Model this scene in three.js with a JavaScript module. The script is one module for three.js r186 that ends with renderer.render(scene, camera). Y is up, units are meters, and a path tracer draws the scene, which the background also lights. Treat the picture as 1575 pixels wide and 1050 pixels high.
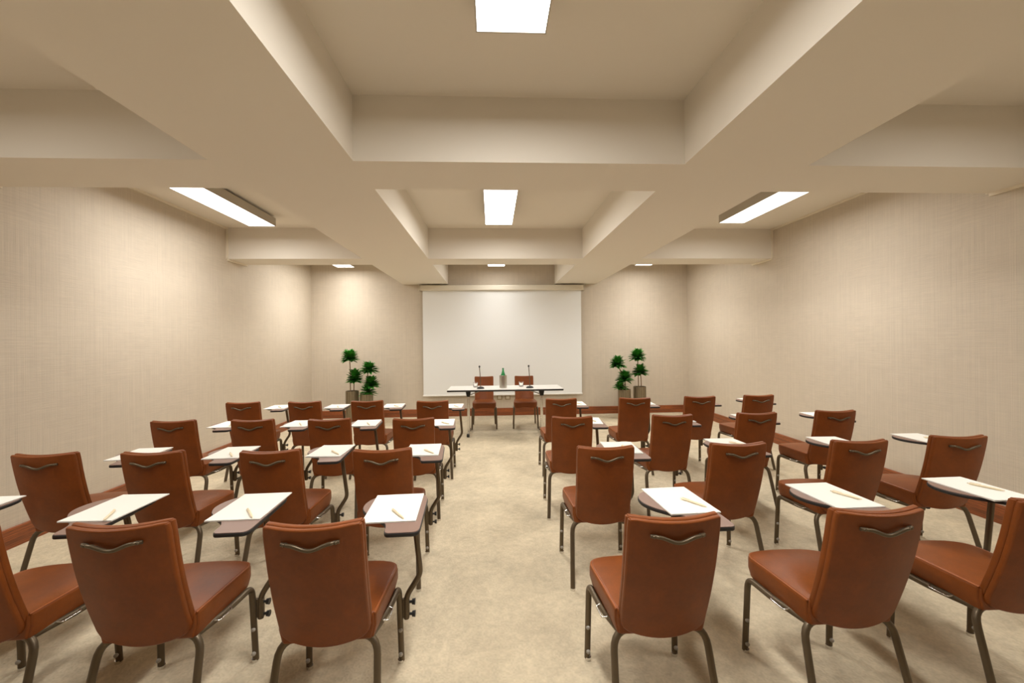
import * as THREE from 'three';
import { mergeGeometries, mergeVertices } from 'three/addons/utils/BufferGeometryUtils.js';
import { RoundedBoxGeometry } from 'three/addons/geometries/RoundedBoxGeometry.js';
import { RectAreaLightUniformsLib } from 'three/addons/lights/RectAreaLightUniformsLib.js';
RectAreaLightUniformsLib.init();

// ------------------------------------------------------------------ camera, exposure, light levels
const scene = new THREE.Scene();
scene.background = new THREE.Color(0x000000);
const camera = new THREE.PerspectiveCamera(2 * Math.atan(525 / 650) * 180 / Math.PI, 1.5, 0.05, 60);
camera.position.set(0, 1.45, 0);
camera.rotation.order = 'YXZ';
camera.rotation.set(0, -Math.atan(30.5 / 650), -0.010);
const renderer = new THREE.WebGLRenderer();
renderer.toneMapping = THREE.LinearToneMapping;
renderer.toneMappingExposure = 1.55;
renderer.shadowMap.enabled = true;
const LAMP = { color: new THREE.Color(1, 0.98, 0.945), intensity: 8.6, down: 3.4, glow: 4 };

// ------------------------------------------------------------------ helpers
let seed = 12345;
const rnd = () => { seed = (seed * 1664525 + 1013904223) >>> 0; return seed / 4294967296; };
const rr = (a, b) => a + (b - a) * rnd();
const lin = (r, g, b) => new THREE.Color().setRGB(r, g, b);
const used = {};
const numbered = (n) => { const k = used[n] = (used[n] ?? -1) + 1; return k ? `${n}_${String(k).padStart(3, '0')}` : n; };
function part(name, geo, mat, parent) {
  const m = new THREE.Mesh(Array.isArray(geo) ? mergeGeometries(geo.map((g) => { const q = g.index ? g.toNonIndexed() : g; for (const k of Object.keys(q.attributes)) if (!['position', 'normal', 'uv', 'color'].includes(k)) q.deleteAttribute(k); return q; })) : geo, mat);
  m.name = name; m.castShadow = m.receiveShadow = true; parent.add(m); return m;
}
function thing(name, label, category, pos = [0, 0, 0], turn = 0, group) {
  const o = new THREE.Group(); o.name = numbered(name); o.position.set(...pos); o.rotation.y = turn;
  o.userData = { label, category }; if (group) o.userData.group = group; scene.add(o); return o;
}
function struct(name, geo, mat, parent) { const m = part(name, geo, mat, parent ?? scene); m.userData.kind = 'structure'; return m; }
// box given by its extents, uv in metres on the two axes of each face
function bx(x0, x1, y0, y1, z0, z1) {
  const g = new THREE.BoxGeometry(x1 - x0, y1 - y0, z1 - z0); g.translate((x0 + x1) / 2, (y0 + y1) / 2, (z0 + z1) / 2); return metreUV(g);
}
function rbx(x0, x1, y0, y1, z0, z1, r = 0.004, seg = 2) {
  const g = new RoundedBoxGeometry(x1 - x0, y1 - y0, z1 - z0, seg, r); g.translate((x0 + x1) / 2, (y0 + y1) / 2, (z0 + z1) / 2); return metreUV(g);
}
function metreUV(g) {
  const p = g.attributes.position, n = g.attributes.normal, uv = new Float32Array(p.count * 2);
  for (let i = 0; i < p.count; i++) {
    const ax = Math.abs(n.getX(i)), ay = Math.abs(n.getY(i)), az = Math.abs(n.getZ(i));
    const [u, v] = ay > ax && ay > az ? [p.getX(i), p.getZ(i)] : ax > az ? [p.getZ(i), p.getY(i)] : [p.getX(i), p.getY(i)];
    uv[2 * i] = u; uv[2 * i + 1] = v;
  }
  g.setAttribute('uv', new THREE.BufferAttribute(uv, 2)); return g;
}
// a box with rounded edges (r), rounded outline corners in x-y (R), a grid fine enough to bend, and a deformation
function cushion(w, h, d, r, R, nx, ny, nz, bend) {
  const axis = (len, n) => {
    const a = len / 2, out = [], k = 5;
    for (let i = 0; i <= k; i++) out.push(-a + r * (1 - Math.cos((i / k) * Math.PI / 2)) * 1);
    for (let i = 1; i < n; i++) out.push(-a + r + (len - 2 * r) * i / n);
    for (let i = k; i >= 0; i--) out.push(a - r * (1 - Math.cos((i / k) * Math.PI / 2)));
    return out;
  };
  const X = axis(w, nx), Y = axis(h, ny), Z = axis(d, nz);
  const g = new THREE.BoxGeometry(2, 2, 2, X.length - 1, Y.length - 1, Z.length - 1);
  const p = g.attributes.position, v = new THREE.Vector3(), q = new THREE.Vector3();
  const pick = (A, t) => A[Math.round((t + 1) / 2 * (A.length - 1))];
  const uv = new Float32Array(p.count * 2);
  for (let i = 0; i < p.count; i++) {
    v.set(pick(X, p.getX(i)), pick(Y, p.getY(i)), pick(Z, p.getZ(i)));
    uv[2 * i] = v.x + v.z; uv[2 * i + 1] = v.y + v.z * 0.7;
    q.set(THREE.MathUtils.clamp(v.x, r - w / 2, w / 2 - r), THREE.MathUtils.clamp(v.y, r - h / 2, h / 2 - r), THREE.MathUtils.clamp(v.z, r - d / 2, d / 2 - r));
    v.sub(q); if (v.lengthSq() > 1e-14) v.setLength(r); v.add(q);
    const Rc = typeof R === 'function' ? R(v.y) : R;
    if (Rc > 0) {
      const cx = w / 2 - Rc, cy = h / 2 - Rc, ex = Math.abs(v.x) - cx, ey = Math.abs(v.y) - cy;
      if (ex > 0 && ey > 0) { const s = Math.max(ex, ey) / Math.hypot(ex, ey); v.x = Math.sign(v.x) * (cx + ex * s); v.y = Math.sign(v.y) * (cy + ey * s); }
    }
    bend(v); p.setXYZ(i, v.x, v.y, v.z);
  }
  g.setAttribute('uv', new THREE.BufferAttribute(uv, 2));
  const uvKeep = g.attributes.uv; g.deleteAttribute('uv'); g.deleteAttribute('normal');
  const m = mergeVertices(g, 1e-5); m.computeVertexNormals();
  // box-mapped uv on the welded mesh
  return metreUV(m);
}
// tube along a polyline with rounded bends
class Poly extends THREE.Curve {
  constructor(pts) { super(); this.pts = pts; }
  getPoint(t, out = new THREE.Vector3()) { const f = t * (this.pts.length - 1), i = Math.min(Math.floor(f), this.pts.length - 2); return out.lerpVectors(this.pts[i], this.pts[i + 1], f - i); }
  getPointAt(t, out) { return this.getPoint(t, out); }
  getTangent(t, out = new THREE.Vector3()) { const e = 0.5 / (this.pts.length - 1); return out.copy(this.getPoint(Math.min(1, t + e))).sub(this.getPoint(Math.max(0, t - e))).normalize(); }
  getTangentAt(t, out) { return this.getTangent(t, out); }
}
function tube(points, radius, bendR = 0.03, sides = 10, flat = 1) {
  const P = points.map((a) => new THREE.Vector3(...a)), out = [P[0].clone()];
  for (let i = 1; i < P.length - 1; i++) {
    const a = P[i - 1].clone().sub(P[i]), b = P[i + 1].clone().sub(P[i]), r = Math.min(bendR, a.length() * 0.48, b.length() * 0.48);
    const s = P[i].clone().addScaledVector(a.normalize(), r), e = P[i].clone().addScaledVector(b.normalize(), r);
    for (let k = 0; k <= 6; k++) { const t = k / 6; out.push(s.clone().multiplyScalar((1 - t) ** 2).addScaledVector(P[i], 2 * t * (1 - t)).addScaledVector(e, t * t)); }
  }
  out.push(P[P.length - 1].clone());
  const c = new Poly(out), g = new THREE.TubeGeometry(c, out.length - 1, radius, sides);
  const caps = [[out[0], out[1]], [out[out.length - 1], out[out.length - 2]]].map(([e, f]) => {
    const k = new THREE.CircleGeometry(radius, sides); k.lookAt(e.clone().sub(f)); k.translate(e.x, e.y, e.z); return k;
  });
  return mergeGeometries([g, ...caps].map((q) => q.toNonIndexed()));
}
const lathe = (pts, seg = 24) => new THREE.LatheGeometry(pts.map(([x, y]) => new THREE.Vector2(x, y)), seg);
const cyl = (r0, r1, h, x, y, z, seg = 16) => { const g = new THREE.CylinderGeometry(r1, r0, h, seg); g.translate(x, y + h / 2, z); return g; };

// ------------------------------------------------------------------ textures (what the surfaces are made of)
function noiseGrid(n, cells) {            // tiling value noise
  const g = new Float32Array(cells * cells).map(() => rnd()), out = new Float32Array(n * n), s = (t) => t * t * (3 - 2 * t);
  for (let y = 0; y < n; y++) for (let x = 0; x < n; x++) {
    const fx = x / n * cells, fy = y / n * cells, x0 = Math.floor(fx), y0 = Math.floor(fy), u = s(fx - x0), v = s(fy - y0), x1 = (x0 + 1) % cells, y1 = (y0 + 1) % cells;
    out[y * n + x] = (g[y0 * cells + x0] * (1 - u) + g[y0 * cells + x1] * u) * (1 - v) + (g[y1 * cells + x0] * (1 - u) + g[y1 * cells + x1] * u) * v;
  }
  return out;
}
function dataTex(n, fn, srgb, size) {      // fn(i) -> [r,g,b] 0..1 ; size = metres per repeat
  const d = new Uint8Array(n * n * 4);
  for (let i = 0; i < n * n; i++) { const c = fn(i); for (let k = 0; k < 3; k++) d[4 * i + k] = Math.max(0, Math.min(255, c[k] * 255)); d[4 * i + 3] = 255; }
  const t = new THREE.DataTexture(d, n, n); t.wrapS = t.wrapT = THREE.RepeatWrapping; t.magFilter = THREE.LinearFilter; t.minFilter = THREE.LinearMipmapLinearFilter; t.generateMipmaps = true;
  if (srgb) t.colorSpace = THREE.SRGBColorSpace;
  t.repeat.set(1 / size[0], 1 / size[1]); t.needsUpdate = true; return t;
}
const N = 1024;
// carpet: mottled pile, cloudy trodden patches and fine fibre
const cA = noiseGrid(N, 7), cB = noiseGrid(N, 24), cC = noiseGrid(N, 90), cD = noiseGrid(N, 340);
const carpetV = (i) => 0.30 * cA[i] + 0.22 * cB[i] + 0.24 * cC[i] + 0.24 * cD[i];
const carpetMap = dataTex(N, (i) => { const v = 0.835 + 0.26 * (carpetV(i) - 0.5); return [0.915 * v, 0.848 * v, 0.722 * v]; }, true, [2.7, 2.7]);
const carpetBump = dataTex(N, (i) => { const v = 0.35 * cC[i] + 0.65 * cD[i]; return [v, v, v]; }, false, [2.7, 2.7]);
// woven wall covering: runs of upright and level threads of uneven length and tone
const wv = new Float32Array(N * N), wh = new Float32Array(N * N);
for (let x = 0; x < N; x++) { const tone = rnd(); let y = 0; while (y < N) { const l = Math.floor(rr(40, 260)), t = 0.55 * tone + 0.45 * rnd(); for (let k = 0; k < l && y < N; k++, y++) wv[y * N + x] = t; } }
for (let y = 0; y < N; y++) { let x = 0; while (x < N) { const l = Math.floor(rr(20, 110)), t = rnd(); for (let k = 0; k < l && x < N; k++, x++) wh[y * N + x] = t; } }
const wA = noiseGrid(N, 9), wB = noiseGrid(N, 40);
const weave = (i) => 0.5 + 0.62 * (wv[i] - 0.5) * (0.4 + wA[i]) + 0.42 * (wh[i] - 0.5) * (1.3 - wA[i]) + 0.16 * (wB[i] - 0.5);
const wallMap = dataTex(N, (i) => { const v = 0.955 + 0.10 * (weave(i) - 0.5); return [0.840 * v, 0.788 * v, 0.712 * v]; }, true, [2.2, 2.2]);
const wallBump = dataTex(N, (i) => { const v = weave(i); return [v, v, v]; }, false, [2.2, 2.2]);
// wood of the skirting
const gA = noiseGrid(512, 6), gB = noiseGrid(512, 64);
const woodMap = dataTex(512, (i) => { const y = Math.floor(i / 512), v = 0.8 + 0.22 * (gA[i] - 0.5) + 0.26 * (gB[(y * 512) % (512 * 512)] - 0.5) + 0.18 * (gB[i] - 0.5); return [0.66 * v, 0.355 * v, 0.17 * v]; }, true, [1.6, 0.16]);
// leather grain
const lA = noiseGrid(512, 128), lB = noiseGrid(512, 48), lC = noiseGrid(512, 10);
const leatherBump = dataTex(512, (i) => { const v = 0.6 * lA[i] + 0.4 * lB[i]; return [v, v, v]; }, false, [0.16, 0.16]);
const leatherMap = dataTex(512, (i) => { const v = 0.97 + 0.08 * (lC[i] - 0.5) + 0.05 * (lB[i] - 0.5); return [0.505 * v, 0.262 * v, 0.086 * v]; }, true, [0.5, 0.5]);
// brushed upright streaks of the planters
const potMap = dataTex(512, (i) => { const x = i % 512, v = 0.82 + 0.30 * (gB[x] - 0.5) + 0.14 * (gB[i] - 0.5); return [0.62 * v, 0.56 * v, 0.45 * v]; }, true, [0.5, 0.9]);
// faint printed line at the head of the sheet
function sheetTexture() {
  const c = document.createElement('canvas'); c.width = 256; c.height = 360; const x = c.getContext('2d');
  x.fillStyle = '#e8e5dc'; x.fillRect(0, 0, 256, 360); x.fillStyle = '#c2bdb1';
  for (let k = 0; k < 26; k++) x.fillRect(84 + k * 3.6, 24 + (k % 3 === 0 ? 0 : 1), 2.3, 3);
  const t = new THREE.CanvasTexture(c); t.colorSpace = THREE.SRGBColorSpace; return t;
}

// ------------------------------------------------------------------ materials
const std = (o) => new THREE.MeshStandardMaterial(o);
const M = {
  ceiling: std({ color: lin(0.82, 0.762, 0.665), roughness: 0.9 }),
  trim: std({ color: lin(0.84, 0.76, 0.62), roughness: 0.7 }),
  wall: std({ map: wallMap, bumpMap: wallBump, bumpScale: 0.0012, roughness: 0.72 }),
  carpet: std({ map: carpetMap, bumpMap: carpetBump, bumpScale: 0.003, roughness: 1 }),
  wood: new THREE.MeshPhysicalMaterial({ map: woodMap, roughness: 0.45, clearcoat: 0.15, clearcoatRoughness: 0.4 }),
  leather: new THREE.MeshPhysicalMaterial({ map: leatherMap, bumpMap: leatherBump, bumpScale: 0.0002, roughness: 0.43, specularIntensity: 0.6 }),
  piping: std({ color: lin(0.31, 0.082, 0.013), roughness: 0.4 }),
  bronze: std({ color: lin(0.125, 0.092, 0.055), roughness: 0.42, metalness: 0.55 }),
  chrome: std({ color: lin(0.72, 0.71, 0.69), roughness: 0.18, metalness: 1 }),
  clear: std({ color: lin(0.35, 0.32, 0.27), roughness: 0.3 }),
  black: std({ color: lin(0.016, 0.015, 0.014), roughness: 0.45 }),
  laminate: std({ color: lin(0.235, 0.145, 0.112), roughness: 0.42 }),
  paper: std({ map: sheetTexture(), roughness: 0.85 }),
  sheet: std({ color: lin(0.78, 0.76, 0.70), roughness: 0.85 }),
  pen: std({ color: lin(0.80, 0.68, 0.47), roughness: 0.5 }),
  penTip: std({ color: lin(0.78, 0.70, 0.55), roughness: 0.4 }),
  screen: std({ color: lin(0.84, 0.845, 0.825), roughness: 0.95 }),
  cream: std({ color: lin(0.76, 0.70, 0.58), roughness: 0.5 }),
  white: std({ color: lin(0.83, 0.81, 0.76), roughness: 0.38 }),
  steel: std({ color: lin(0.52, 0.49, 0.43), roughness: 0.3, metalness: 0.95 }),
  housing: std({ color: lin(0.46, 0.41, 0.33), roughness: 0.55 }),
  diffuser: std({ color: 0xffffff, roughness: 0.6, emissive: LAMP.color, emissiveIntensity: LAMP.glow }),
  pot: std({ map: potMap, roughness: 0.42, metalness: 0.55 }),
  soil: std({ color: lin(0.06, 0.04, 0.025), roughness: 1 }),
  stem: std({ color: lin(0.26, 0.17, 0.095), roughness: 0.85 }),
  leaf: new THREE.MeshPhysicalMaterial({ vertexColors: true, roughness: 0.42, transmission: 0.0 }),
  glass: new THREE.MeshPhysicalMaterial({ color: 0xffffff, roughness: 0.02, transmission: 1, ior: 1.5, thickness: 0.003 }),
  bottle: new THREE.MeshPhysicalMaterial({ color: lin(0.03, 0.5, 0.15), roughness: 0.05, transmission: 0.6, ior: 1.5, thickness: 0.01 }),
  socketFrame: std({ color: lin(0.36, 0.27, 0.15), roughness: 0.4 }),
  socket: std({ color: lin(0.74, 0.68, 0.56), roughness: 0.5 }),
};

// ------------------------------------------------------------------ room shell
const XL = -3.48, XR = 3.93, ZB = -8.315, ZR = 4.6, HC = 2.985, HB = 2.575, T = 0.15;
const LB = [-1.72, -0.848], RB = [1.245, 2.065];               // long beams
const CB = [[-0.40, 0.07], [2.655, 3.14], [5.735, 6.18]];      // cross beams, as distances in front of the camera
struct('floor', bx(XL - T, XR + T, -0.12, 0, ZB - T, ZR + T), M.carpet);
struct('wall_left', bx(XL - T, XL, 0, HC, ZB, ZR), M.wall);
struct('wall_right', bx(XR, XR + T, 0, HC, ZB, ZR), M.wall);
struct('wall_back', bx(XL - T, XR + T, 0, HC, ZB - T, ZB), M.wall);
struct('wall_rear', bx(XL - T, XR + T, 0, HC, ZR, ZR + T), M.wood);
const ceiling = struct('ceiling', bx(XL - T, XR + T, HC, HC + 0.12, ZB - T, ZR + T), M.ceiling);
const beam = (x0, x1, z0, z1) => part('beam', bx(x0, x1, HB, HC, z0, z1), M.ceiling, ceiling);
beam(LB[0], LB[1], ZB, ZR); beam(RB[0], RB[1], ZB, ZR);
for (const [a, b] of CB) for (const [x0, x1] of [[XL, LB[0]], [LB[1], RB[0]], [RB[1], XR]]) beam(x0, x1, -b, -a);
// skirting boards
const skirt = (name, x0, x1, z0, z1) => struct(name, rbx(x0, x1, 0, 0.147, z0, z1, 0.005), M.wood);
skirt('baseboard_left', XL, XL + 0.02, ZB + 0.02, ZR);
skirt('baseboard_right', XR - 0.02, XR, ZB + 0.02, ZR);
skirt('baseboard_back', XL, XR, ZB, ZB + 0.02);
// thin edge strips where the side walls meet the plaster ceiling
const TR = 0.022;
let trimNo = 0;
for (const [x0, x1] of [[XL, XL + TR], [XR - TR, XR]]) {
  const runs = [[-ZR, -0.40, HC], [-0.40, 0.07, HB], [0.07, 2.655, HC], [2.655, 3.14, HB], [3.14, 5.735, HC], [5.735, 6.18, HB], [6.18, -ZB, HC]];
  const gs = runs.map(([a, b, h]) => bx(x0, x1, h - TR, h, -b, -a));
  for (const [a, b] of CB) { gs.push(bx(x0, x1, HB, HC - TR, -a, -a + TR)); gs.push(bx(x0, x1, HB, HC - TR, -b - TR, -b)); }
  struct(`trim_${++trimNo}`, gs, M.trim);
}

// ------------------------------------------------------------------ ceiling lights (housing, diffuser, area light just under it)
function ceilingLight(x0, x1, d0, d1, label, power = 1, wide = 1, bottom = 2.862) {   // wide: how much of its light the cover spreads sideways
  const cx = (x0 + x1) / 2, cd = (d0 + d1) / 2, w = x1 - x0, l = d1 - d0, top = 2.957;
  const o = thing('ceiling_light', label, 'ceiling light', [cx, bottom, -cd], 0, 'rectangular ceiling lights');
  const e = 0.006;
  part('housing', [bx(-w / 2, -w / 2 + e, 0, top - bottom, -l / 2, l / 2), bx(w / 2 - e, w / 2, 0, top - bottom, -l / 2, l / 2), bx(-w / 2 + e, w / 2 - e, 0, top - bottom, -l / 2, -l / 2 + e), bx(-w / 2 + e, w / 2 - e, 0, top - bottom, l / 2 - e, l / 2), bx(-w / 2 + e, w / 2 - e, top - bottom - e, top - bottom, -l / 2 + e, l / 2 - e)], M.housing, o);
  part('diffuser', bx(-w / 2 + e, w / 2 - e, 0.002, 0.008, -l / 2 + e, l / 2 - e), M.diffuser, o);
  for (const s of [-1, 1]) part('hanger', cyl(0.02, 0.02, HC - top, 0, top - bottom, s * l * 0.33), M.housing, o);
  const L = new THREE.RectAreaLight(LAMP.color, LAMP.intensity * power * wide, w - 0.02, l - 0.02);
  L.position.set(0, -0.004, 0); L.rotation.x = -Math.PI / 2; L.castShadow = true; L.name = 'lamp'; o.add(L);
  for (const s of [-1, 1]) {   // the prismatic cover throws more light downward than sideways
    const p = new THREE.SpotLight(LAMP.color, LAMP.down * power, 0, 1.12, 1, 2);
    p.position.set(0, -0.006, s * l * 0.25); p.target.position.set(0, -1, s * l * 0.25); p.castShadow = true; p.shadow.radius = 4; p.name = 'lamp'; o.add(p, p.target);
  }
  return o;
}
ceilingLight(-0.06, 0.262, 0.62, 1.935, 'large white ceiling light cut off by the top edge, in the nearest middle bay', 1.05, 1.8);
ceilingLight(-2.895, -2.585, 0.55, 1.85, 'long white ceiling light above the nearest row, near the left wall', 0.75);
ceilingLight(2.765, 3.075, 0.55, 1.85, 'long white ceiling light above the nearest row, near the right wall', 0.75);
ceilingLight(-0.07, 0.258, 3.78, 5.11, 'square-looking white ceiling light in the second middle bay above the aisle', 0.92, 1.65);
ceilingLight(-0.07, 0.25, 6.58, 7.92, 'sliver of white ceiling light peeking under the beam above the projection screen', 0.42);
ceilingLight(-2.895, -2.585, 3.78, 5.21, 'long white ceiling light hanging beside the left wall', 0.95);
ceilingLight(2.765, 3.075, 3.70, 5.01, 'long white ceiling light hanging beside the right wall', 0.95);
ceilingLight(-2.87, -2.55, 6.66, 8.02, 'thin white ceiling light peeking under the beam above the left plants');
ceilingLight(2.70, 3.01, 6.52, 7.86, 'thin white ceiling light peeking under the beam above the right plants');

// ------------------------------------------------------------------ projection screen
{
  const o = thing('projection_screen', 'large white pull-down projection screen on the back wall', 'screen', [0.21, 0.4, ZB + 0.012]);
  const w = 3.09;
  part('case', rbx(-w / 2 - 0.05, w / 2 + 0.05, 2.045, 2.15, 0.006, 0.115, 0.02, 4), M.cream, o);
  part('end_cap', rbx(-w / 2 - 0.062, -w / 2 - 0.05, 2.04, 2.155, 0.0, 0.12, 0.006), M.cream, o);
  part('end_cap', rbx(w / 2 + 0.05, w / 2 + 0.062, 2.04, 2.155, 0.0, 0.12, 0.006), M.cream, o);
  part('fabric', bx(-w / 2, w / 2, 0.02, 2.06, 0.056, 0.059), M.screen, o);
  part('weight_bar', rbx(-w / 2 - 0.012, w / 2 + 0.012, 0, 0.03, 0.045, 0.07, 0.01, 3), M.white, o);
}

// ------------------------------------------------------------------ chairs
// chair space: x to the sitter's right, y up, f = distance forward of the top of the back (z = -f)
const backLine = (y) => { const t = (0.85 - y) / 0.46; return -0.028 + 0.122 * t - 0.014 * Math.sin(Math.PI * t); };
function makeBack(w, h, d, f0, r, drop) {
  return cushion(w, h, d, r, (y) => (y > 0 ? 0.017 : 0.034), 14, 16, 1, (v) => {
    const t = (0.5 - v.y / h), u = v.x / (w / 2);
    const y0 = 0.848 - drop - t * h;
    const taper = 1 - 0.03 * t * t;
    const y = y0 - 0.010 * (1 - u * u) * (1 - t) * (1 - t) - 0.032 * (1 - u * u) * t ** 4;
    const f = backLine(y) + f0 - v.z + 0.030 * u * u;
    v.set(v.x * taper, y, -f);
  });
}
const backGeo = makeBack(0.330, 0.456, 0.026, 0.026, 0.009, 0.0);
const panelGeo = makeBack(0.328, 0.462, 0.022, 0.003, 0.008, 0.003);
const seatHalf = (f) => 0.172 + 0.024 * Math.min(1, Math.max(0, (f - 0.08) / 0.34));
const seatGeo = cushion(0.36, 0.395, 0.10, 0.014, (y) => (y > 0 ? 0.075 : 0.02), 12, 14, 2, (v) => {
  const f = 0.3225 + v.y, u = v.x / 0.18, fr = (v.y / 0.1975);
  const hw = seatHalf(f);
  const dome = v.z > 0 ? 0.010 * (1 - u * u) * (1 - 0.4 * fr * fr) : 0;
  const y = 0.402 + v.z + dome - 0.012 * Math.max(0, fr) ** 3 + (v.z < 0 ? 0.020 * (1 - u * u) * Math.max(0, fr) ** 2 : 0);
  const ff = f + 0.012 * (1 - u * u) * Math.max(0, fr);
  const under = v.z < 0 ? 1 - 0.05 : 1;
  v.set(u * hw * under, y, -ff);
});
const pipePath = (() => {
  const pts = [], y = (f) => 0.4495 - 0.011 * Math.max(0, (f - 0.315) / 0.205) ** 3;
  for (let f = 0.13; f <= 0.44; f += 0.035) pts.push([seatHalf(f) - 0.006, y(f), -f]);
  for (let a = 0; a <= 90; a += 15) { const t = a * Math.PI / 180; pts.push([seatHalf(0.5) - 0.081 + 0.075 * Math.cos(t), y(0.445 + 0.07 * Math.sin(t)), -(0.445 + 0.074 * Math.sin(t))]); }
  const mir = pts.slice().reverse().map(([a, b, c]) => [-a, b, c]);
  return [...pts, ...mir];
})();
const pipeGeo = tube(pipePath, 0.0034, 0.004, 6);
const frontLeg = (s) => tube([[s * 0.150, 0.352, -0.150], [s * 0.184, 0.350, -0.30], [s * 0.196, 0.349, -0.468], [s * 0.203, 0.008, -0.484]], 0.0135, 0.045, 12);
const rearArch = tube([[-0.193, 0.008, -0.045], [-0.176, 0.362, -0.150], [0.176, 0.362, -0.150], [0.193, 0.008, -0.045]], 0.0135, 0.07, 12);
function halfArch(s) { return tube([[s * 0.193, 0.008, -0.045], [s * 0.176, 0.362, -0.150], [0, 0.362, -0.150]], 0.0135, 0.07, 12); }
// grab handle on the back: a flat bar drooping in the middle, two rivets
const hBar = (() => {
  const pts = [], n = 24;
  for (let i = 0; i <= n; i++) { const u = i / n * 2 - 1, a = Math.abs(u), s = a > 0.76 ? 0 : 0.5 + 0.5 * Math.cos(a / 0.76 * Math.PI); const y = 0.787 - 0.020 * s; pts.push([u * 0.094, y, 0.0005 + 0.0095 * (a > 0.8 ? 0.3 : 1) - backLine(y) - 0.03 * (u * 0.094 / 0.166) ** 2 + 0.009]); }
  return tube(pts, 0.0066, 0.002, 8);
})();
const rivetGeo = (s) => { const g = new THREE.SphereGeometry(0.0062, 10, 6); g.translate(s * 0.084, 0.787, 0.0175 - backLine(0.787) - 0.03 * (0.084 / 0.166) ** 2); return g; };
const bump = (x, y, z) => { const g = new THREE.SphereGeometry(0.0095, 10, 8); g.translate(x, y, z); return g; };
// writing tablet outline in x, f
function tabletShape(grow) {
  const s = new THREE.Shape(), g = grow;
  s.moveTo(0.215 - g * 0.4, 0.180 - g);
  s.lineTo(0.300, 0.180 - g);
  s.bezierCurveTo(0.322 + g, 0.180 - g, 0.327 + g, 0.20, 0.327 + g, 0.22);
  s.lineTo(0.322 + g, 0.50);
  s.bezierCurveTo(0.322 + g, 0.56, 0.300, 0.602 + g, 0.25, 0.602 + g);
  s.lineTo(0.17, 0.602 + g);
  s.bezierCurveTo(0.09 - g, 0.602 + g, 0.045 - g, 0.545, 0.045 - g, 0.475);
  s.bezierCurveTo(0.045 - g, 0.415, 0.085 - g, 0.37, 0.125 - g, 0.335);
  s.bezierCurveTo(0.165 - g, 0.30, 0.188 - g, 0.27, 0.190 - g, 0.225);
  s.bezierCurveTo(0.191 - g, 0.197, 0.196 - g, 0.180 - g, 0.215 - g * 0.4, 0.180 - g);
  return s;
}
const slab = (shape, y0, y1, bevel = 0) => { const g = new THREE.ExtrudeGeometry(shape, { depth: y1 - y0 - 2 * bevel, bevelEnabled: bevel > 0, bevelSize: bevel, bevelThickness: bevel, bevelOffset: -bevel, bevelSegments: 2, curveSegments: 10 }); g.rotateX(-Math.PI / 2); g.translate(0, y0 + bevel, 0); return g; };
const TAB = 0.720;
const tabTop = slab(tabletShape(-0.0015), TAB - 0.003, TAB), tabCore = slab(tabletShape(0.0015), TAB - 0.018, TAB - 0.0022, 0.004);
const armTube = tube([[0.226, 0.195, -0.484], [0.226, 0.295, -0.486], [0.291, 0.395, -0.485], [0.268, 0.700, -0.44]], 0.0125, 0.03, 12);
const knobGeo = (y) => [(() => { const g = cyl(0.006, 0.006, 0.018, 0, 0, 0, 10); g.rotateZ(-Math.PI / 2); g.translate(0.236, y, -0.484); return g; })(), (() => { const g = cyl(0.012, 0.014, 0.014, 0, 0, 0, 14); g.rotateZ(-Math.PI / 2); g.translate(0.252, y, -0.484); return g; })()];
function makeChair(name, label, tablet, pos, turn, group) {
  const o = thing(name, label, 'chair', pos, turn, group);
  const seat = part('seat', seatGeo, M.leather, o); part('piping', pipeGeo, M.piping, seat);
  const back = part('backrest', backGeo, M.leather, o);
  part('back_panel', panelGeo, M.leather, back);
  const h = part('handle', [hBar, rivetGeo(-1), rivetGeo(1)], M.bronze, back); h.userData.label = 'drooping bronze grab handle';
  for (const s of [-1, 1]) {
    const l = part('leg', frontLeg(s), M.bronze, o);
    for (const y of [0.155, 0.045]) part('bumper', bump(s * 0.202, y, -0.466), M.clear, l);
    part('glide', cyl(0.0145, 0.014, 0.014, s * 0.2, 0, -0.482), M.chrome, l);
    const r = part('leg', halfArch(s), M.bronze, o);
    part('glide', cyl(0.0145, 0.014, 0.014, s * 0.193, 0, -0.045), M.chrome, r);
    part('link_clip', tube([[s * 0.180, 0.362, -0.22], [s * 0.199, 0.357, -0.225], [s * 0.203, 0.355, -0.30], [s * 0.188, 0.360, -0.305]], 0.0032, 0.008, 6), M.chrome, o);
  }
  if (tablet) {
    const a = part('tablet_arm', armTube, M.bronze, o);
    part('clamp', rbx(0.196, 0.24, 0.20, 0.285, -0.494, -0.476, 0.003), M.bronze, a);
    for (const y of [0.215, 0.27]) part('clamp_knob', knobGeo(y), M.black, a);
    const t = part('writing_tablet', tabTop, M.laminate, o);
    part('edge_band', tabCore, M.black, t);
    part('mounting_bracket', rbx(0.245, 0.29, TAB - 0.034, TAB - 0.016, -0.50, -0.39, 0.004), M.black, t);
  }
  return o;
}
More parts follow.
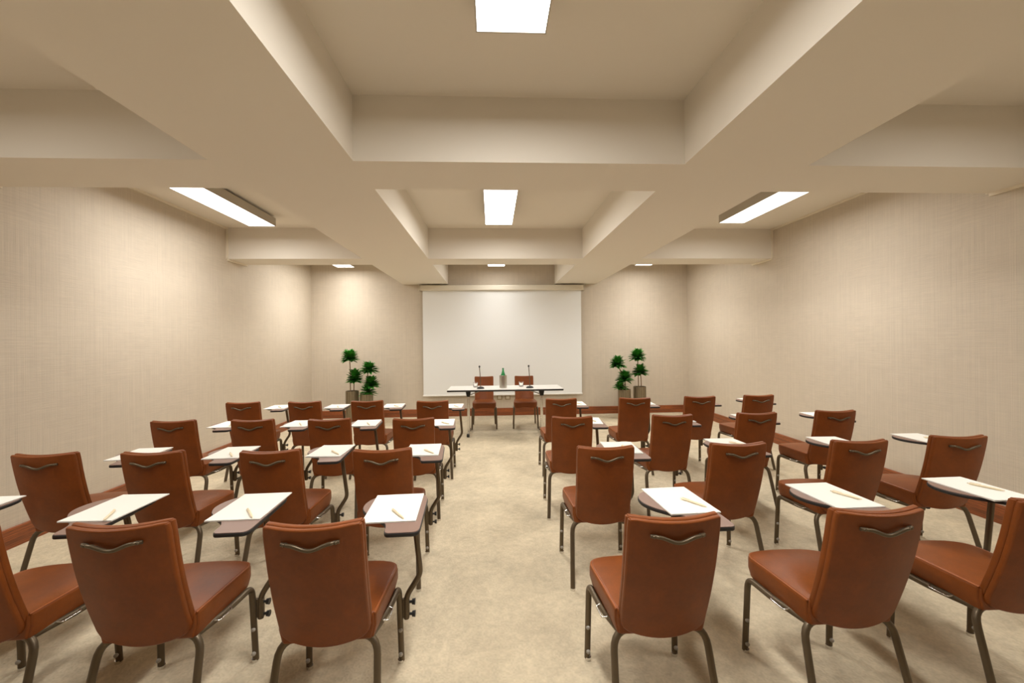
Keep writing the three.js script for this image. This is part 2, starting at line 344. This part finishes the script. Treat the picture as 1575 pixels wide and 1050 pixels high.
// ---- seats: block, row (1 = nearest the camera), seat from the aisle, x, distance, turn in degrees
const seats = [
  ['left', 1, 1, -0.611, 1.454, 2.0], ['left', 1, 2, -1.278, 1.497, 2.3], ['left', 1, 3, -1.90, 1.525, 2.5], ['left', 1, 4, -2.555, 1.56, 2.5],
  ['left', 2, 1, -0.633, 2.438, 3.2], ['left', 2, 2, -1.272, 2.464, 3.2], ['left', 2, 3, -1.942, 2.492, 2.2], ['left', 2, 4, -2.537, 2.502, 3.0],
  ['left', 3, 1, -0.636, 3.41, 4.0], ['left', 3, 2, -1.314, 3.45, 4.0], ['left', 3, 3, -1.934, 3.484, 1.5], ['left', 3, 4, -2.566, 3.506, 4.0],
  ['left', 4, 1, -0.625, 4.41, 2.7], ['left', 4, 2, -1.32, 4.50, 2.8], ['left', 4, 3, -1.973, 4.52, 2.8], ['left', 4, 4, -2.614, 4.54, 5.0],
  ['right', 1, 1, 0.622, 1.426, 0.0], ['right', 1, 2, 1.364, 1.43, 0.0], ['right', 1, 3, 2.105, 1.47, -0.5],
  ['right', 2, 1, 0.646, 2.39, -2.0], ['right', 2, 2, 1.438, 2.402, 0.0], ['right', 2, 3, 2.184, 2.407, -1.0], ['right', 2, 4, 2.87, 2.462, -3.0],
  ['right', 3, 1, 0.636, 3.359, -4.0], ['right', 3, 2, 1.459, 3.356, -1.0], ['right', 3, 3, 2.182, 3.381, 0.0], ['right', 3, 4, 2.89, 3.42, -1.5],
  ['right', 4, 1, 0.724, 4.427, -2.2], ['right', 4, 2, 1.502, 4.396, -4.0], ['right', 4, 3, 2.224, 4.426, -2.2], ['right', 4, 4, 2.894, 4.453, 1.0],
];
const ROW = { 1: 'nearest row', 2: 'second row', 3: 'third row', 4: 'row by the table' };
const SEAT = { 1: 'at the aisle', 2: 'second from the aisle', 3: 'third from the aisle', 4: 'beside the wall' };
// where the paper lies on its tablet (shift x, f, turn) and how the pen lies on the paper (x, f, heading: degrees from the sitter's right, counter-clockwise)
const papers = {
  left11: [-0.006, -0.01, 1, 0.030, -0.092, 123], left12: [0.012, 0.01, 0, 0.045, -0.105, 125], left13: [0.030, 0.012, -3, 0.055, -0.115, 112], left14: [0.0, 0.0, 0, 0.02, -0.07, 118],
  left22: [0.006, 0, -3, 0.05, -0.08, 128], left21: [-0.01, 0, 0, 0.045, -0.08, 126], right11: [0.005, 0, 3, 0.048, -0.055, 122], right12: [-0.005, 0.005, 2, 0.048, -0.03, 114], right13: [0, 0, 2, 0.042, -0.01, 114],
};
const penGeo = lathe([[0.0001, -0.070], [0.0012, -0.0695], [0.0035, -0.056], [0.0048, -0.05], [0.0050, 0.0], [0.0049, 0.066], [0.0040, 0.0695], [0.0001, 0.070]], 12);
const clipGeo = (() => { const g = rbx(-0.0013, 0.0013, 0.022, 0.066, 0.0055, 0.0072, 0.0006, 1); return g; })();
const pushGeo = cyl(0.0028, 0.0026, 0.009, 0, 0.069, 0, 10);
// sheets: a backing sheet pair and a top sheet whose near corner lifts a little
const PW = 0.218, PL = 0.312;
function sheetGeo(lift, y0, w, l) {
  const g = new THREE.PlaneGeometry(w, l, 8, 10), p = g.attributes.position;
  for (let i = 0; i < p.count; i++) { const u = p.getX(i) / w + 0.5, v = 0.5 - p.getY(i) / l; p.setZ(i, lift * (0.45 * Math.max(0, v - 0.55) ** 2 * 3.2 * (1 - 0.6 * u) + 0.25 * Math.max(0, 0.18 - u) ** 1.5 * 6)); }
  const b = g.clone(); const bp = b.attributes.position; for (let i = 0; i < bp.count; i++) bp.setZ(i, bp.getZ(i) - 0.0006);
  const idx = b.index.array; for (let i = 0; i < idx.length; i += 3) [idx[i], idx[i + 1]] = [idx[i + 1], idx[i]];
  b.computeVertexNormals(); g.computeVertexNormals();
  const m = mergeGeometries([g, b]); m.rotateX(-Math.PI / 2); m.translate(0, y0, 0); return m;
}
const topSheetA = sheetGeo(0.004, 0.0042, PW, PL), topSheetB = sheetGeo(0.014, 0.0042, PW, PL);
const backSheets = bx(-PW / 2, PW / 2, 0, 0.0034, -PL / 2, PL / 2);
let protoPad = null, protoPen = null, protoChair = null;
for (const [block, row, seat, x, D, deg] of seats) {
  const where = `${ROW[row]}, ${SEAT[seat]}, ${block} block`;
  const turn = deg * Math.PI / 180;
  const label = `brown tablet chair in the ${where}`;
  let c;
  if (!protoChair) c = protoChair = makeChair('tablet_chair', label, true, [x, 0, -D], turn, 'tablet chairs in rows');
  else { c = protoChair.clone(); c.name = numbered('tablet_chair'); c.position.set(x, 0, -D); c.rotation.y = turn; c.userData = { label, category: 'chair', group: 'tablet chairs in rows' }; scene.add(c); }
  const k = papers[`${block}${row}${seat}`] ?? [rr(-0.01, 0.012), rr(-0.012, 0.01), rr(-3, 3), rr(0.03, 0.05), block === 'left' ? rr(-0.10, -0.07) : rr(-0.06, -0.02), rr(112, 128)];
  const cs = Math.cos(turn), sn = Math.sin(turn), at = (lx, lf) => [x + lx * cs - lf * sn, -D - lx * sn - lf * cs];
  const bias = block === 'left' ? [-0.008, 0] : [0.006, 0.02];
  k[0] += bias[0]; k[1] += bias[1];
  const [px, pz] = at(0.205 + k[0], 0.44 + k[1]);
  const pLabel = `white paper sheets in the ${where}`, pTurn = turn + k[2] * Math.PI / 180;
  const pad = protoPad ? protoPad.clone() : thing('paper_sheets', '', 'paper');
  if (!protoPad) { protoPad = pad; part('under_sheets', backSheets, M.sheet, pad); part('top_sheet', topSheetA, M.paper, pad); }
  else { pad.name = numbered('paper_sheets'); scene.add(pad); }
  if ((row * 5 + seat * 3) % 4 === 1 || (block === 'left' && row === 2 && seat === 2)) pad.children[1].geometry = topSheetB;
  pad.position.set(px, TAB, pz); pad.rotation.y = pTurn; pad.userData = { label: pLabel, category: 'paper', group: 'paper sheets on the tablets' };
  const pen = protoPen ? protoPen.clone() : thing('pen', '', 'pen');
  if (!protoPen) { protoPen = pen; part('barrel', penGeo, M.pen, pen); part('clip', clipGeo, M.penTip, pen); part('push_button', pushGeo, M.penTip, pen); }
  else { pen.name = numbered('pen'); scene.add(pen); }
  const [qx, qz] = at(0.205 + k[0] + k[3], 0.44 + k[1] + k[4]);
  pen.position.set(qx, TAB + 0.0101, qz); pen.scale.set(1, 0.86, 1); pen.rotation.order = 'YXZ'; pen.rotation.set(-Math.PI / 2, turn + (k[5] - 90) * Math.PI / 180, 0);
  pen.userData = { label: `pale pen on papers in the ${where}`, category: 'pen', group: 'pens on the papers' };
}

// ------------------------------------------------------------------ head table and what stands on it
const TH = 0.73;
{
  const o = thing('head_table', 'long white-topped table with dark edge and chrome legs before the screen', 'table', [0.195, 0, -6.65]);
  const top = part('table_top', rbx(-0.875, 0.875, TH - 0.006, TH, -0.29, 0.29, 0.002), M.white, o);
  part('edge_band', rbx(-0.879, 0.879, TH - 0.03, TH - 0.004, -0.294, 0.294, 0.006), M.black, top);
  for (const s of [-1, 1]) {
    const l = part('leg', tube([[s * 0.575, 0.05, 0.0], [s * 0.575, TH - 0.10, 0.0]], 0.022, 0.01, 16), M.chrome, o);
    part('foot', [tube([[s * 0.575, 0.045, 0.0], [s * 0.575, 0.040, 0.19]], 0.019, 0.01, 12), tube([[s * 0.575, 0.045, 0.0], [s * 0.575, 0.040, -0.24]], 0.019, 0.01, 12)], M.chrome, l);
    part('foot_cap', [rbx(s * 0.575 - 0.022, s * 0.575 + 0.022, 0, 0.05, 0.175, 0.215, 0.01, 2), rbx(s * 0.575 - 0.022, s * 0.575 + 0.022, 0, 0.05, -0.265, -0.225, 0.01, 2)], M.black, l);
    const sh = new THREE.Shape([[-0.042, 0.10], [0.042, 0.10], [0.036, 0.06], [0.024, 0], [-0.024, 0], [-0.036, 0.06]].map(([a, b]) => new THREE.Vector2(a, b)));
    const bg = new THREE.ExtrudeGeometry(sh, { depth: 0.12, bevelEnabled: false }); bg.translate(s * 0.575, TH - 0.13, -0.06);
    part('leg_bracket', bg, M.black, l);
    part('brace', tube([[s * 0.56, TH - 0.115, 0.0], [s * 0.33, TH - 0.028, 0.0]], 0.008, 0.01, 8), M.steel, o);
  }
  for (const [x, z, label] of [[-0.185, -6.52, 'black gooseneck microphone on the head table by the left chair'], [0.575, -6.52, 'black gooseneck microphone on the head table by the right chair']]) {
    const m = thing('gooseneck_microphone', label, 'microphone', [x, TH, z], 0, 'microphones on the head table');
    part('base', lathe([[0.0001, 0.03], [0.028, 0.03], [0.045, 0.022], [0.056, 0.012], [0.058, 0], [0.0001, 0]], 24), M.black, m);
    const n = part('neck', tube([[0, 0.028, 0], [-0.003, 0.16, 0.002], [-0.010, 0.27, 0.0], [-0.014, 0.325, -0.004]], 0.006, 0.05, 8), M.bronze, m);
    part('capsule', (() => { const g = new THREE.SphereGeometry(0.014, 14, 12); g.scale(1, 1.25, 1); g.translate(-0.0145, 0.338, -0.005); return g; })(), M.black, n);
  }
  for (const [x, z, label] of [[-0.27, -6.72, 'clear drinking glass on the head table before the left chair'], [0.455, -6.72, 'clear drinking glass on the head table before the right chair']]) {
    const g = thing('drinking_glass', label, 'glass', [x, TH, z], 0, 'drinking glasses on the head table');
    part('bowl', lathe([[0.0001, 0], [0.030, 0], [0.034, 0.004], [0.038, 0.082], [0.036, 0.083], [0.0315, 0.010], [0.0001, 0.009]], 28), M.glass, g);
  }
  const k = thing('bottle_cooler', 'brushed steel bottle cooler in the middle of the head table', 'bottle cooler', [0.165, TH, -6.60]);
  part('sleeve', lathe([[0.0001, 0], [0.056, 0], [0.058, 0.003], [0.058, 0.193], [0.056, 0.196], [0.053, 0.196], [0.051, 0.192], [0.051, 0.006], [0.0001, 0.005]], 40), M.steel, k);
  const b = thing('green_bottle', 'green glass bottle standing in the steel cooler', 'bottle', [0.165, TH + 0.006, -6.60]);
  part('body', lathe([[0.0001, 0], [0.036, 0], [0.039, 0.004], [0.039, 0.17], [0.036, 0.19], [0.028, 0.215], [0.019, 0.24], [0.014, 0.265], [0.0125, 0.285], [0.0001, 0.285]], 28), M.bottle, b);
  part('cap', lathe([[0.0001, 0.302], [0.012, 0.302], [0.014, 0.299], [0.014, 0.284], [0.0001, 0.284]], 16), std({ color: lin(0.03, 0.16, 0.06), roughness: 0.4 }), b);
}
// head-table chairs face the room
makeChair('conference_chair', 'orange-brown leather chair behind the head table, near the left microphone', false, [-0.150, 0, -7.455], Math.PI + 0.02, 'chairs behind the head table');
makeChair('conference_chair', 'orange-brown leather chair behind the head table, near the right microphone', false, [0.553, 0, -7.455], Math.PI - 0.02, 'chairs behind the head table');

// ------------------------------------------------------------------ wall sockets under the screen
for (const [x, label] of [[0.135, 'cream wall socket nearer the left head-table chair'], [0.295, 'cream wall socket nearer the right head-table chair']]) {
  const o = thing('wall_socket', label, 'socket', [x, 0.355, ZB], 0, 'wall sockets under the screen');
  part('plate', [bx(-0.052, 0.052, 0.028, 0.045, 0, 0.011), bx(-0.052, 0.052, -0.045, -0.028, 0, 0.011), bx(-0.052, -0.034, -0.028, 0.028, 0, 0.011), bx(0.034, 0.052, -0.028, 0.028, 0, 0.011)], M.socketFrame, o);
  part('insert', rbx(-0.034, 0.034, -0.028, 0.028, 0, 0.008, 0.002), M.socket, o);
}

// ------------------------------------------------------------------ potted plants
function leafGeo(len, wid) {
  const n = 5, pos = [], idx = [];
  for (let i = 0; i <= n; i++) { const t = i / n, w = wid * Math.sin(Math.PI * Math.min(1, t * 0.9 + 0.1)) ** 0.8 * (t > 0.98 ? 0.05 : 1), y = len * t, z = -0.12 * len * t * t; pos.push(-w / 2, y, z + w * 0.18, 0, y, z, w / 2, y, z + w * 0.18); }
  for (let i = 0; i < n; i++) { const a = 3 * i; idx.push(a, a + 1, a + 3, a + 1, a + 4, a + 3, a + 1, a + 2, a + 4, a + 2, a + 5, a + 4); }
  const g = new THREE.BufferGeometry(); g.setAttribute('position', new THREE.Float32BufferAttribute(pos, 3)); g.setIndex(idx); g.computeVertexNormals(); return g.toNonIndexed();
}
function crown(cx, cy, cz, rx, ry, n) {
  const gs = [], up = new THREE.Vector3(0, 1, 0), m = new THREE.Matrix4();
  for (let i = 0; i < n; i++) {           // leaves rise in a spiral along a short shoot, the lower ones spreading, the upper ones erect
    const t = (i + 0.5) / n, az = i * 2.399963 + rr(-0.3, 0.3), el = -0.10 + 1.30 * t ** 1.2 + rr(-0.14, 0.14);
    const d = new THREE.Vector3(Math.cos(el) * Math.cos(az), Math.sin(el), Math.cos(el) * Math.sin(az));
    const base = new THREE.Vector3(cx + rr(-0.02, 0.02), cy + ry * (-0.60 + 0.70 * t), cz + rr(-0.02, 0.02));
    const len = (rx * 1.05 * Math.cos(el) ** 2 + ry * 0.95 * Math.sin(el) ** 2) * rr(0.85, 1.2);
    const g = leafGeo(len, rr(0.046, 0.064));
    const lift = up.clone().addScaledVector(d, -d.y); if (lift.lengthSq() < 1e-3) lift.set(1, 0, 0); lift.normalize();
    m.makeBasis(new THREE.Vector3().crossVectors(d, lift), d, lift).setPosition(base); g.applyMatrix4(m);
    const tone = rr(0.6, 1.35), yel = rr(0.8, 1.3), col = new Float32Array(g.attributes.position.count * 3);
    for (let k = 0; k < col.length; k += 3) { col[k] = 0.040 * tone * yel; col[k + 1] = 0.225 * tone; col[k + 2] = 0.022 * tone; }
    g.setAttribute('color', new THREE.BufferAttribute(col, 3)); gs.push(g);
  }
  return mergeGeometries(gs);
}
M.leaf.side = THREE.DoubleSide;
function plant(label, x, D, potH, crowns) {      // crowns: [dx, height above floor, rx, ry, stemX at the soil, leaves]
  const o = thing('potted_plant', label, 'plant', [x, 0, -D], 0, 'dracaena plants by the back wall');
  const R = 0.112;
  part('pot', lathe([[0.0001, 0], [R, 0], [R + 0.002, 0.004], [R + 0.002, potH - 0.003], [R, potH], [R - 0.009, potH], [R - 0.011, potH - 0.004], [R - 0.011, potH - 0.05]], 40), M.pot, o);
  part('soil', cyl(R - 0.012, R - 0.012, 0.03, 0, potH - 0.05, 0, 28), M.soil, o);
  for (const [dx, y, rx, ry, sx, n] of crowns) {
    const st = part('stem', [tube([[sx, potH - 0.04, 0.01], [sx * 0.9 + dx * 0.1, potH + (y - potH) * 0.55, 0.0], [dx, y - ry * 0.2, 0]], 0.0085, 0.1, 8), tube([[dx, y - ry * 0.75, 0], [dx + 0.025, y - ry * 0.25, 0.01]], 0.006, 0.01, 6), tube([[dx, y - ry * 0.75, 0], [dx - 0.025, y - ry * 0.2, -0.01]], 0.006, 0.01, 6)], M.stem, o);
    const c = part('leaf_crown', crown(dx, y, 0, rx, ry, n), M.leaf, o); c.userData.kind = 'stuff';
  }
}
plant('taller of the two potted plants near the left corner, two leaf crowns', -2.53, 7.75, 0.59, [[-0.04, 1.215, 0.165, 0.125, -0.03, 150], [0.045, 0.845, 0.145, 0.15, 0.03, 150]]);
plant('shorter of the two potted plants near the left corner, three leaf crowns', -2.262, 7.70, 0.535, [[0.045, 1.005, 0.165, 0.115, 0.0, 150], [0.085, 0.745, 0.15, 0.125, 0.04, 140], [0.02, 0.60, 0.15, 0.095, 0.0, 80]]);
plant('shorter of the two potted plants beside the screen on its right', 2.435, 7.72, 0.545, [[-0.125, 1.05, 0.155, 0.125, -0.03, 150], [0.01, 0.78, 0.15, 0.125, 0.02, 140], [-0.075, 0.615, 0.135, 0.085, -0.03, 80]]);
plant('taller of the two potted plants beside the screen on its right', 2.735, 7.75, 0.59, [[-0.035, 1.175, 0.16, 0.125, -0.025, 150], [0.005, 0.895, 0.15, 0.12, 0.03, 140]]);

renderer.render(scene, camera);
